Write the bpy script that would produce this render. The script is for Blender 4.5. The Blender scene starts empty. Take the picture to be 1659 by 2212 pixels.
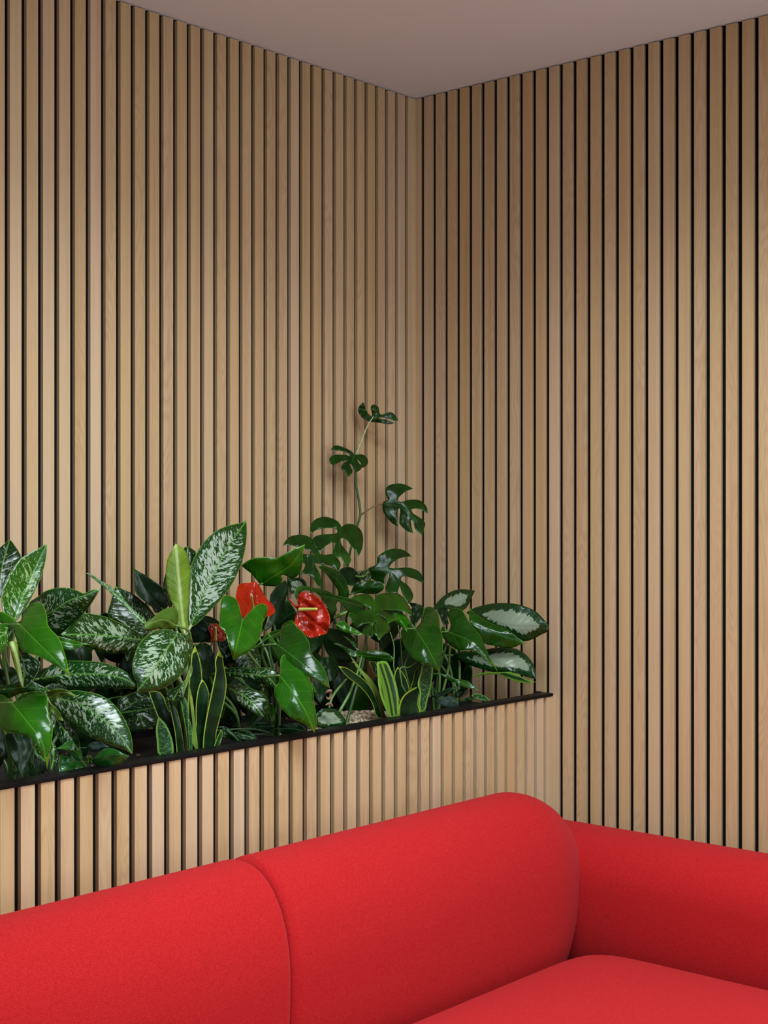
import bpy, bmesh, math, random
from mathutils import Vector, Matrix, geometry
from mathutils import noise as mnoise

random.seed(7)
S = bpy.context.scene
COL = S.collection

# ------------------------------------------------------------------ camera
FPX = 3153.6
TH = math.radians(40.9697)
CX, CY, EYE = -2.9886, -2.4836, 1.36
HOR = 1100.0
cam_d = bpy.data.cameras.new('camera')
cam = bpy.data.objects.new('camera', cam_d)
COL.objects.link(cam)
cam.location = (CX, CY, EYE)
cam.rotation_euler = (math.radians(90), 0, TH - math.radians(90))
cam_d.sensor_fit = 'HORIZONTAL'
cam_d.sensor_width = 36
cam_d.lens = FPX / 1659 * 36
cam_d.shift_y = (HOR - 1106) / 1659
cam_d.clip_start = 0.05
S.camera = cam

# ------------------------------------------------------------------ view and light
S.view_settings.view_transform = 'Standard'
S.view_settings.look = 'None'
S.view_settings.gamma = 1
S.view_settings.use_curve_mapping = False
S.view_settings.exposure = -0.09
W = bpy.data.worlds.new('world')
S.world = W
W.use_nodes = True
W.node_tree.nodes['Background'].inputs[0].default_value = (0.75, 0.87, 1, 1)
W.node_tree.nodes['Background'].inputs[1].default_value = 1.0
CEIL = EYE + 1.094
PANELS = [(-1.28, -1.42, 33, 146), (-1.7, -3.3, 50, 180)]
PANEL_COL = (0.855, 0.965, 1.04)


def area(name, loc, rot, sx, sy, power, col):
    d = bpy.data.lights.new(name, 'AREA')
    d.shape = 'RECTANGLE'
    d.size, d.size_y, d.energy, d.color = sx, sy, power, col
    o = bpy.data.objects.new(name, d)
    COL.objects.link(o)
    o.location = loc
    o.rotation_euler = rot
    return o


# daylight through the window opening in the wall behind the camera
WIN_X, WIN_Y, WIN_Z0, WIN_Z1 = (-4.6, -0.9), -5.5, 0.5, 2.1
area('window_daylight', ((WIN_X[0] + WIN_X[1]) / 2, WIN_Y + 0.12, (WIN_Z0 + WIN_Z1) / 2),
     (math.radians(90), 0, 0), WIN_X[1] - WIN_X[0], WIN_Z1 - WIN_Z0, 58, (0.74, 0.92, 1.0))


# ------------------------------------------------------------------ materials
def new_mat(name):
    m = bpy.data.materials.new(name)
    m.use_nodes = True
    nt = m.node_tree
    return m, nt, nt.nodes['Principled BSDF']


def N(nt, t, **kw):
    n = nt.nodes.new(t)
    for k, v in kw.items():
        setattr(n, k, v)
    return n


def put(nt, sock, v):
    if hasattr(v, 'is_linked') or isinstance(v, bpy.types.NodeSocket):
        nt.links.new(v, sock)
    else:
        if sock.type == 'RGBA' and len(v) == 3:
            v = (*v, 1)
        sock.default_value = v


def M(nt, op, a, b=None, c=None, clamp=False):
    n = N(nt, 'ShaderNodeMath', operation=op)
    n.use_clamp = clamp
    put(nt, n.inputs[0], a)
    if b is not None:
        put(nt, n.inputs[1], b)
    if c is not None:
        put(nt, n.inputs[2], c)
    return n.outputs[0]


def MIX(nt, f, a, b):
    n = N(nt, 'ShaderNodeMix', data_type='RGBA')
    put(nt, n.inputs[0], f)
    put(nt, n.inputs[6], a)
    put(nt, n.inputs[7], b)
    return n.outputs[2]


def STEP(nt, v, lo, hi):
    n = N(nt, 'ShaderNodeMapRange', interpolation_type='SMOOTHSTEP')
    put(nt, n.inputs[0], v)
    put(nt, n.inputs[1], lo)
    put(nt, n.inputs[2], hi)
    return n.outputs[0]


def NOISE(nt, vec, scale, detail=2.0, rough=0.5, dist=0.0):
    n = N(nt, 'ShaderNodeTexNoise')
    if vec is not None:
        nt.links.new(vec, n.inputs['Vector'])
    n.inputs['Scale'].default_value = scale
    n.inputs['Detail'].default_value = detail
    n.inputs['Roughness'].default_value = rough
    n.inputs['Distortion'].default_value = dist
    return n.outputs[0]


def XYZ(nt, x, y, z):
    n = N(nt, 'ShaderNodeCombineXYZ')
    for i, v in enumerate((x, y, z)):
        put(nt, n.inputs[i], v)
    return n.outputs[0]


def BUMP(nt, b, h, strength, dist):
    n = N(nt, 'ShaderNodeBump')
    n.inputs['Strength'].default_value = strength
    n.inputs['Distance'].default_value = dist
    nt.links.new(h, n.inputs['Height'])
    nt.links.new(n.outputs[0], b.inputs['Normal'])


def plain(name, col, rough=0.6, metal=0.0, spec=0.5):
    m, nt, b = new_mat(name)
    b.inputs['Base Color'].default_value = (*col, 1)
    b.inputs['Roughness'].default_value = rough
    b.inputs['Metallic'].default_value = metal
    b.inputs['Specular IOR Level'].default_value = spec
    return m


def oak():
    m, nt, b = new_mat('oak_slat')
    g = N(nt, 'ShaderNodeNewGeometry')
    rnd = g.outputs['Random Per Island']
    sep = N(nt, 'ShaderNodeSeparateXYZ')
    nt.links.new(g.outputs['Position'], sep.inputs[0])
    off = M(nt, 'MULTIPLY', rnd, 91.0)
    r2 = M(nt, 'FRACT', M(nt, 'MULTIPLY', rnd, 57.31))
    r3 = M(nt, 'FRACT', M(nt, 'MULTIPLY', rnd, 131.7))
    xy = M(nt, 'ADD', sep.outputs[0], sep.outputs[1])
    z = M(nt, 'ADD', sep.outputs[2], off)
    # cathedral figure: distorted rings stretched along the slat
    v1 = XYZ(nt, M(nt, 'MULTIPLY', xy, 22.0), off, M(nt, 'MULTIPLY', z, 2.6))
    big = NOISE(nt, v1, 1.0, 1.5, 0.5)
    rings = M(nt, 'SINE', M(nt, 'MULTIPLY', big, 62.0))
    ringm = M(nt, 'MULTIPLY', M(nt, 'POWER', M(nt, 'ABSOLUTE', rings), 3.0), STEP(nt, r3, 0.25, 0.9))
    # fine pores
    v2 = XYZ(nt, M(nt, 'MULTIPLY', xy, 620.0), off, M(nt, 'MULTIPLY', z, 14.0))
    fine = NOISE(nt, v2, 1.0, 3.0, 0.6)
    v3 = XYZ(nt, M(nt, 'MULTIPLY', xy, 60.0), off, M(nt, 'MULTIPLY', z, 1.1))
    band = NOISE(nt, v3, 1.0, 2.0, 0.5)
    c = MIX(nt, rnd, (0.58, 0.40, 0.225), (0.64, 0.452, 0.30))
    c = MIX(nt, M(nt, 'MULTIPLY', r2, 0.75), c, (0.54, 0.345, 0.155))
    c = MIX(nt, M(nt, 'MULTIPLY', STEP(nt, band, 0.42, 0.66), 0.28), c, (0.41, 0.245, 0.125))
    c = MIX(nt, M(nt, 'MULTIPLY', ringm, 0.24), c, (0.33, 0.18, 0.08))
    c = MIX(nt, M(nt, 'MULTIPLY', STEP(nt, fine, 0.5, 0.72), 0.22), c, (0.34, 0.19, 0.09))
    nt.links.new(c, b.inputs['Base Color'])
    b.inputs['Roughness'].default_value = 0.55
    b.inputs['Specular IOR Level'].default_value = 0.3
    BUMP(nt, b, fine, 0.12, 0.0006)
    return m


def fabric():
    m, nt, b = new_mat('red_wool')
    g = N(nt, 'ShaderNodeNewGeometry')
    n1 = NOISE(nt, g.outputs['Position'], 420, 3, 0.65)
    n2 = NOISE(nt, g.outputs['Position'], 1100, 2, 0.6)
    h = M(nt, 'ADD', n1, M(nt, 'MULTIPLY', n2, 0.7))
    c = MIX(nt, STEP(nt, h, 0.55, 1.15), (0.335, 0.007, 0.006), (0.50, 0.0185, 0.022))
    nt.links.new(c, b.inputs['Base Color'])
    b.inputs['Roughness'].default_value = 0.95
    b.inputs['Specular IOR Level'].default_value = 0.1
    b.inputs['Sheen Weight'].default_value = 0.12
    b.inputs['Sheen Roughness'].default_value = 0.5
    b.inputs['Sheen Tint'].default_value = (1, 0.25, 0.28, 1)
    BUMP(nt, b, h, 0.35, 0.0018)
    return m


def leaf_base(name):
    m, nt, b = new_mat(name)
    at = {}
    for k in ('lu', 'lv', 'la', 'ed'):
        a = N(nt, 'ShaderNodeAttribute')
        a.attribute_name = k
        at[k] = a.outputs['Fac']
    oi = N(nt, 'ShaderNodeObjectInfo')
    at['rnd'] = oi.outputs['Random']
    at['av'] = M(nt, 'ABSOLUTE', at['lv'])
    return m, nt, b, at


def leaf_finish(m, nt, b, at, col, rough=0.22, pillow=0.5, slope=0.75, space=0.017, trans=0.18, coat=0.0, spec=0.36):
    nt.links.new(col, b.inputs['Base Color'])
    b.inputs['Roughness'].default_value = rough
    b.inputs['Specular IOR Level'].default_value = spec
    b.inputs['Coat Weight'].default_value = coat
    b.inputs['Coat Roughness'].default_value = 0.12
    # raised quilting between the side veins, and a slightly uneven surface
    up = M(nt, 'SUBTRACT', at['lu'], M(nt, 'MULTIPLY', at['av'], slope))
    w = M(nt, 'ABSOLUTE', M(nt, 'SINE', M(nt, 'MULTIPLY', up, math.pi / space)))
    w = M(nt, 'POWER', w, 0.6)
    groove = STEP(nt, at['av'], 0.0, 0.006)
    nz = NOISE(nt, XYZ(nt, M(nt, 'MULTIPLY', up, 90.0), M(nt, 'MULTIPLY', at['lv'], 35.0), M(nt, 'MULTIPLY', at['rnd'], 30.0)), 1.0, 2.0)
    h = M(nt, 'ADD', M(nt, 'MULTIPLY', w, 0.35), M(nt, 'ADD', M(nt, 'MULTIPLY', groove, 0.7), M(nt, 'MULTIPLY', nz, 0.6)))
    BUMP(nt, b, h, pillow, 0.0022)
    if trans > 0:
        tr = N(nt, 'ShaderNodeBsdfTranslucent')
        hs = N(nt, 'ShaderNodeHueSaturation')
        hs.inputs['Value'].default_value = 1.6
        nt.links.new(col, hs.inputs['Color'])
        nt.links.new(hs.outputs[0], tr.inputs[0])
        mx = N(nt, 'ShaderNodeMixShader')
        mx.inputs[0].default_value = trans
        nt.links.new(b.outputs[0], mx.inputs[1])
        nt.links.new(tr.outputs[0], mx.inputs[2])
        nt.links.new(mx.outputs[0], nt.nodes['Material Output'].inputs['Surface'])
    return m


def mat_green(name, dark, light, vein, edge, rough=0.25, veinamt=0.5, space=0.022, pillow=0.45, trans=0.18, coat=0.0, midw=0.0013):
    m, nt, b, at = leaf_base(name)
    nz = NOISE(nt, XYZ(nt, M(nt, 'MULTIPLY', at['lu'], 26.0), M(nt, 'MULTIPLY', at['lv'], 26.0), M(nt, 'MULTIPLY', at['rnd'], 40.0)), 1.0, 3.0)
    c = MIX(nt, STEP(nt, nz, 0.3, 0.7), dark, light)
    c = MIX(nt, M(nt, 'MULTIPLY', STEP(nt, at['la'], 0.8, 1.02), 0.35), c, edge)
    up = M(nt, 'SUBTRACT', at['lu'], M(nt, 'MULTIPLY', at['av'], 0.75))
    f = M(nt, 'ABSOLUTE', M(nt, 'SUBTRACT', M(nt, 'FRACT', M(nt, 'DIVIDE', up, space)), 0.5))
    side = M(nt, 'MULTIPLY', M(nt, 'SUBTRACT', 1.0, STEP(nt, f, 0.0, 0.05)), 0.35)
    mid = M(nt, 'SUBTRACT', 1.0, STEP(nt, at['av'], midw * 0.5, midw))
    c = MIX(nt, M(nt, 'MULTIPLY', M(nt, 'MAXIMUM', side, mid), veinamt), c, vein)
    rim = M(nt, 'SUBTRACT', 1.0, STEP(nt, at['ed'], 0.012, 0.05))
    c = MIX(nt, M(nt, 'MULTIPLY', rim, 0.6), c, edge)
    return leaf_finish(m, nt, b, at, c, rough, pillow, 0.75, space, trans, coat)


def mat_speckle(name, dark, light, thr, edge=(0.16, 0.33, 0.05), rough=0.2, mid=(0.10, 0.25, 0.04), s1=185.0, s2=88.0, trans=0.06, coat=0.15):
    m, nt, b, at = leaf_base(name)
    up = M(nt, 'SUBTRACT', at['lu'], M(nt, 'MULTIPLY', at['av'], 0.8))
    z = M(nt, 'MULTIPLY', at['rnd'], 60.0)
    ws = NOISE(nt, XYZ(nt, M(nt, 'MULTIPLY', at['lu'], 60.0), M(nt, 'MULTIPLY', at['lv'], 60.0), z), 1.0, 2.0)
    upw = M(nt, 'ADD', M(nt, 'MULTIPLY', up, s1), M(nt, 'MULTIPLY', ws, 1.6))
    n1 = NOISE(nt, XYZ(nt, upw, M(nt, 'MULTIPLY', at['lv'], s2), z), 1.0, 4.0, 0.62, 0.4)
    n3 = NOISE(nt, XYZ(nt, M(nt, 'MULTIPLY', up, s1 * 2.6), M(nt, 'MULTIPLY', at['lv'], s2 * 2.4), M(nt, 'ADD', z, 7.0)), 1.0, 2.0)
    n2 = NOISE(nt, XYZ(nt, M(nt, 'MULTIPLY', at['lu'], 17.0), M(nt, 'MULTIPLY', at['lv'], 22.0), z), 1.0, 1.0)
    red = M(nt, 'ADD', M(nt, 'MULTIPLY', M(nt, 'SUBTRACT', 1.0, STEP(nt, at['ed'], 0.0, 0.3)), 0.15), M(nt, 'MULTIPLY', STEP(nt, at['la'], 0.68, 1.0), 0.12))
    v = M(nt, 'SUBTRACT', M(nt, 'ADD', n1, M(nt, 'MULTIPLY', M(nt, 'SUBTRACT', n2, 0.5), 0.3)), red)
    fl = M(nt, 'SUBTRACT', n3, M(nt, 'MULTIPLY', red, 0.4))
    mask = M(nt, 'MAXIMUM', STEP(nt, v, thr, thr + 0.03), STEP(nt, fl, 0.615, 0.64))
    dk = MIX(nt, n2, dark, tuple(x * 0.72 for x in dark))
    c = MIX(nt, mask, dk, light)
    md = M(nt, 'SUBTRACT', 1.0, STEP(nt, at['av'], 0.0007, 0.0018))
    c = MIX(nt, M(nt, 'MULTIPLY', md, 0.75), c, mid)
    rim = M(nt, 'SUBTRACT', 1.0, STEP(nt, at['ed'], 0.01, 0.045))
    c = MIX(nt, M(nt, 'MULTIPLY', rim, 0.5), c, edge)
    return leaf_finish(m, nt, b, at, c, rough, 0.55, 0.8, 0.014, trans, coat)


def mat_silver(name, dark, light):
    m, nt, b, at = leaf_base(name)
    up = M(nt, 'SUBTRACT', at['lu'], M(nt, 'MULTIPLY', at['av'], 0.8))
    z = M(nt, 'MULTIPLY', at['rnd'], 60.0)
    n1 = NOISE(nt, XYZ(nt, M(nt, 'MULTIPLY', up, 150.0), M(nt, 'MULTIPLY', at['lv'], 40.0), z), 1.0, 4.0, 0.65)
    v = M(nt, 'ADD', at['ed'], M(nt, 'MULTIPLY', M(nt, 'SUBTRACT', n1, 0.5), 0.75))
    mask = STEP(nt, v, 0.43, 0.455)
    c = MIX(nt, mask, dark, light)
    return leaf_finish(m, nt, b, at, c, 0.27, 0.45, 0.8, 0.018, 0.08, 0.1)


def mat_snake(name, kind):
    m, nt, b, at = leaf_base(name)
    z = M(nt, 'MULTIPLY', at['rnd'], 60.0)
    n1 = NOISE(nt, XYZ(nt, M(nt, 'MULTIPLY', at['lu'], 420.0), M(nt, 'MULTIPLY', at['lv'], 160.0), z), 1.0, 3.0, 0.6)
    n2 = NOISE(nt, XYZ(nt, M(nt, 'MULTIPLY', at['lu'], 28.0), M(nt, 'MULTIPLY', at['lv'], 8.0), z), 1.0, 2.0)
    yel = (0.22, 0.28, 0.022)
    if kind == 'striped':
        c = MIX(nt, n2, (0.005, 0.024, 0.005), (0.008, 0.038, 0.007))
        s = NOISE(nt, XYZ(nt, M(nt, 'MULTIPLY', at['lv'], 150.0), z, 0.0), 1.0, 2.0)
        c = MIX(nt, STEP(nt, s, 0.5, 0.55), c, (0.10, 0.22, 0.02))
        rim = M(nt, 'SUBTRACT', 1.0, STEP(nt, at['ed'], 0.22, 0.28))
        c = MIX(nt, rim, c, (0.13, 0.27, 0.025))
    elif kind == 'mottled':
        c = MIX(nt, STEP(nt, n1, 0.52, 0.6), (0.010, 0.045, 0.012), (0.075, 0.16, 0.05))
        rim = M(nt, 'SUBTRACT', 1.0, STEP(nt, at['ed'], 0.2, 0.27))
        c = MIX(nt, rim, c, (0.12, 0.25, 0.05))
    elif kind == 'yellow':
        c = MIX(nt, STEP(nt, n2, 0.4, 0.6), (0.16, 0.25, 0.035), (0.10, 0.18, 0.03))
    else:
        c = MIX(nt, STEP(nt, n2, 0.45, 0.6), (0.003, 0.013, 0.004), (0.006, 0.026, 0.006))
        c = MIX(nt, M(nt, 'MULTIPLY', STEP(nt, n1, 0.6, 0.7), 0.3), c, (0.04, 0.10, 0.03))
        rim = M(nt, 'SUBTRACT', 1.0, STEP(nt, at['ed'], 0.10, 0.17))
        c = MIX(nt, rim, c, yel)
    return leaf_finish(m, nt, b, at, c, 0.35, 0.15, 0.0, 0.05, 0.05, 0.0)


OAK = oak()
FELT = plain('black_felt', (0.0045, 0.0045, 0.005), 0.95, 0, 0.1)
BLACK = plain('black_steel', (0.0035, 0.0035, 0.0042), 0.45, 0.0, 0.18)
LINER = plain('black_liner', (0.006, 0.006, 0.007), 0.7, 0.0, 0.3)
PLASTER = plain('white_ceiling_paint', (0.90, 0.90, 0.92), 0.9, 0, 0.2)
WHITE = plain('white_wall_paint', (0.7, 0.69, 0.68), 0.9, 0, 0.2)
FLOOR = plain('grey_floor', (0.36, 0.34, 0.32), 0.6)
RED = fabric()
LEGM = plain('dark_leg', (0.02, 0.018, 0.016), 0.4)
STEM = plain('green_stem', (0.10, 0.20, 0.045), 0.4)
STEMD = plain('dark_green_stem', (0.035, 0.10, 0.025), 0.4)
STEMP = plain('pale_stem', (0.36, 0.42, 0.20), 0.4)
STEMB = plain('brown_stem', (0.16, 0.10, 0.045), 0.5)

ANTH = mat_green('anthurium_green', (0.008, 0.072, 0.0015), (0.017, 0.108, 0.002), (0.10, 0.27, 0.02), (0.16, 0.33, 0.015), 0.22, 0.5, 0.026, 0.35, 0.10)
ANTHD = mat_green('anthurium_deep_green', (0.004, 0.034, 0.001), (0.008, 0.058, 0.002), (0.06, 0.18, 0.02), (0.11, 0.23, 0.015), 0.18, 0.5, 0.026, 0.35, 0.08)
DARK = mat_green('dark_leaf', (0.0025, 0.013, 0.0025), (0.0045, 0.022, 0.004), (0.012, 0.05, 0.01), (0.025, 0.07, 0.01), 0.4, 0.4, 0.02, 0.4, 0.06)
VINE = mat_green('vine_leaf', (0.0035, 0.026, 0.0012), (0.007, 0.046, 0.0018), (0.035, 0.12, 0.02), (0.05, 0.15, 0.02), 0.27, 0.4, 0.02, 0.4, 0.1)
VINEB = mat_green('vine_leaf_fresh', (0.008, 0.036, 0.001), (0.022, 0.088, 0.002), (0.035, 0.12, 0.02), (0.09, 0.24, 0.02), 0.3, 0.4, 0.02, 0.4, 0.2)
LIME = mat_green('lime_leaf', (0.105, 0.185, 0.010), (0.145, 0.245, 0.015), (0.40, 0.48, 0.16), (0.26, 0.38, 0.06), 0.35, 0.7, 0.018, 0.5, 0.2, 0.0, 0.0035)
OLIVE = mat_green('olive_leaf', (0.035, 0.085, 0.007), (0.06, 0.125, 0.010), (0.20, 0.28, 0.06), (0.16, 0.26, 0.04), 0.35, 0.6, 0.015, 0.5, 0.15)
PHIL = mat_green('philodendron_leaf', (0.010, 0.075, 0.010), (0.018, 0.11, 0.014), (0.05, 0.22, 0.03), (0.06, 0.22, 0.03), 0.16, 0.4, 0.016, 0.4, 0.12, 0.3)
STRIPE = mat_green('calathea_leaf', (0.005, 0.020, 0.006), (0.007, 0.028, 0.008), (0.06, 0.13, 0.04), (0.05, 0.12, 0.03), 0.32, 0.8, 0.007, 0.3, 0.05)
SLATE = mat_green('slate_leaf', (0.022, 0.042, 0.032), (0.03, 0.055, 0.04), (0.05, 0.09, 0.06), (0.05, 0.09, 0.06), 0.4, 0.3, 0.02, 0.3, 0.05)
SPK = mat_speckle('speckled_leaf', (0.005, 0.042, 0.003), (0.25, 0.33, 0.205), 0.55)
SPKS = mat_speckle('speckled_leaf_silver', (0.006, 0.046, 0.004), (0.27, 0.35, 0.235), 0.522)
SPKT = mat_speckle('speckled_leaf_pale', (0.006, 0.046, 0.004), (0.30, 0.37, 0.28), 0.49)  # extra pale silver; part of it puts the tall leaf's reflection into the colour
SPKD = mat_speckle('speckled_leaf_dark', (0.004, 0.028, 0.003), (0.22, 0.30, 0.19), 0.585)
SPKB = mat_speckle('speckled_leaf_bright', (0.014, 0.088, 0.002), (0.22, 0.35, 0.12), 0.555, (0.32, 0.45, 0.15))
SILV = mat_silver('silver_centre_leaf', (0.005, 0.034, 0.005), (0.225, 0.285, 0.19))
SNK = mat_snake('snake_leaf', 'dark')
SNKS = mat_snake('snake_leaf_striped', 'striped')
SNKM = mat_snake('snake_leaf_mottled', 'mottled')
SNKY = mat_snake('snake_leaf_yellow', 'yellow')
SPATHE = mat_green('red_spathe', (0.26, 0.009, 0.001), (0.36, 0.013, 0.002), (0.40, 0.025, 0.005), (0.42, 0.03, 0.006), 0.2, 0.3, 0.013, 0.9, 0.06, 0.15)
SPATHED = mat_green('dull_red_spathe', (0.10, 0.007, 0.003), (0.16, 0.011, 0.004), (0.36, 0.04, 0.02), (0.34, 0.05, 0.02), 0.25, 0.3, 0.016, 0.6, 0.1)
SPADIX = plain('yellow_spadix', (0.50, 0.52, 0.10), 0.55)


for m_ in (DARK, STRIPE, SLATE, SNK, SNKM):
    m_.node_tree.nodes['Principled BSDF'].inputs['Specular IOR Level'].default_value = 0.18


# ------------------------------------------------------------------ helpers
def tag(o, label=None, cat=None, group=None, kind=None):
    if label:
        o['label'] = label
    if cat:
        o['category'] = cat
    if group:
        o['group'] = group
    if kind:
        o['kind'] = kind
    return o


def link_mesh(name, me, mat, parent=None, smooth=False):
    o = bpy.data.objects.new(name, me)
    COL.objects.link(o)
    if mat:
        me.materials.append(mat)
    if smooth:
        for p in me.polygons:
            p.use_smooth = True
    if parent:
        o.parent = parent
        p = parent
        loc = Vector((0, 0, 0))
        while p:
            loc += p.location
            p = p.parent
        me.transform(Matrix.Translation(-loc))
    return o


def empty(name, loc):
    o = bpy.data.objects.new(name, None)
    COL.objects.link(o)
    o.location = loc
    o.empty_display_size = 0.05
    return o


def boxes(name, lst, mat, parent=None, bevel=0.0):
    vs, fs = [], []
    for (x0, y0, z0, x1, y1, z1) in lst:
        k = len(vs)
        vs += [(x0, y0, z0), (x1, y0, z0), (x1, y1, z0), (x0, y1, z0), (x0, y0, z1), (x1, y0, z1), (x1, y1, z1), (x0, y1, z1)]
        fs += [tuple(k + i for i in f) for f in ((0, 3, 2, 1), (4, 5, 6, 7), (0, 1, 5, 4), (1, 2, 6, 5), (2, 3, 7, 6), (3, 0, 4, 7))]
    me = bpy.data.meshes.new(name)
    me.from_pydata(vs, [], fs)
    o = link_mesh(name, me, mat, parent)
    if bevel:
        md = o.modifiers.new('bevel', 'BEVEL')
        md.width = bevel
        md.segments = 2
        md.limit_method = 'ANGLE'
    return o


def unproj(u, v, y, xmax=-0.014):
    t = (u - 829.5) / FPX
    w = (HOR - v) / FPX
    dx = math.cos(TH) + t * math.sin(TH)
    dy = math.sin(TH) - t * math.cos(TH)
    d = (y - CY) / dy
    d = min(d, (xmax - CX) / dx)
    return Vector((CX + dx * d, CY + dy * d, EYE + w * d))


def catmull(pts, closed, sub):
    n = len(pts)
    out = []
    tang = []
    for i in range(n):
        if closed or 0 < i < n - 1:
            a, b, c = pts[(i - 1) % n], pts[i], pts[(i + 1) % n]
            d1, d2 = (b - a), (c - b)
            l1, l2 = d1.length or 1e-6, d2.length or 1e-6
            cosang = d1.dot(d2) / (l1 * l2)
            t = (d1 / l1 + d2 / l2)
            if t.length > 1e-6:
                t.normalize()
            if closed and cosang < 0.05:
                t = t * 0.0
            tang.append(t)
        else:
            t = (pts[1] - pts[0]) if i == 0 else (pts[-1] - pts[-2])
            t.normalize()
            tang.append(t)
    for i in range(n if closed else n - 1):
        p, q = pts[i], pts[(i + 1) % n]
        L = (q - p).length
        m0, m1 = tang[i] * L, tang[(i + 1) % n] * L
        for k in range(sub):
            s = k / sub
            h = (2 * s**3 - 3 * s**2 + 1, s**3 - 2 * s**2 + s, -2 * s**3 + 3 * s**2, s**3 - s**2)
            out.append(p * h[0] + m0 * h[1] + q * h[2] + m1 * h[3])
    if not closed:
        out.append(pts[-1])
    return out


def inside(p, poly):
    r = False
    j = len(poly) - 1
    for i in range(len(poly)):
        a, b = poly[i], poly[j]
        if (a.y > p.y) != (b.y > p.y) and p.x < (b.x - a.x) * (p.y - a.y) / (b.y - a.y) + a.x:
            r = not r
        j = i
    return r


def segdist(p, a, b):
    d = b - a
    l2 = d.length_squared
    t = 0 if l2 == 0 else max(0, min(1, (p - a).dot(d) / l2))
    return (p - (a + d * t)).length, t


def tube(name, pts, radii, mat, parent, seg=8, sub=5):
    P = catmull([Vector(p) for p in pts], False, sub)
    n = len(P)
    vs, fs = [], []
    up = Vector((0.3, 0.5, 0.8))
    for i, p in enumerate(P):
        t = (P[min(i + 1, n - 1)] - P[max(i - 1, 0)]).normalized()
        a = t.cross(up)
        if a.length < 1e-4:
            a = t.cross(Vector((1, 0, 0)))
        a.normalize()
        b = t.cross(a)
        f = i / (n - 1) * (len(radii) - 1)
        k = min(int(f), len(radii) - 2) if len(radii) > 1 else 0
        r = radii[0] if len(radii) == 1 else radii[k] + (radii[k + 1] - radii[k]) * (f - k)
        for j in range(seg):
            an = 2 * math.pi * j / seg
            vs.append(p + (a * math.cos(an) + b * math.sin(an)) * r)
    for i in range(n - 1):
        for j in range(seg):
            fs.append((i * seg + j, i * seg + (j + 1) % seg, (i + 1) * seg + (j + 1) % seg, (i + 1) * seg + j))
    fs.append(tuple(range(seg))[::-1])
    fs.append(tuple((n - 1) * seg + j for j in range(seg)))
    me = bpy.data.meshes.new(name)
    me.from_pydata(vs, [], fs)
    return link_mesh(name, me, mat, parent, True)


# crops of the photograph in which outlines were read: origin and scale
CR = {'A': (0, 1100, 4.74), 'B': (0, 1400, 4.74), 'C': (260, 1100, 4.74), 'D': (260, 1330, 4.74), 'E': (460, 1150, 4.74),
      'F': (480, 1330, 4.74), 'G': (600, 850, 4.608), 'H': (600, 1090, 4.608), 'I': (700, 1280, 5.53), 'J': (900, 1230, 5.027)}


def px(c, s):
    x0, y0, k = CR[c]
    v = [float(t) for t in s.replace(';', ' ').replace(',', ' ').split()]
    return [Vector((x0 + v[i] / k, y0 + v[i + 1] / k)) for i in range(0, len(v), 2)]


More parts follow.
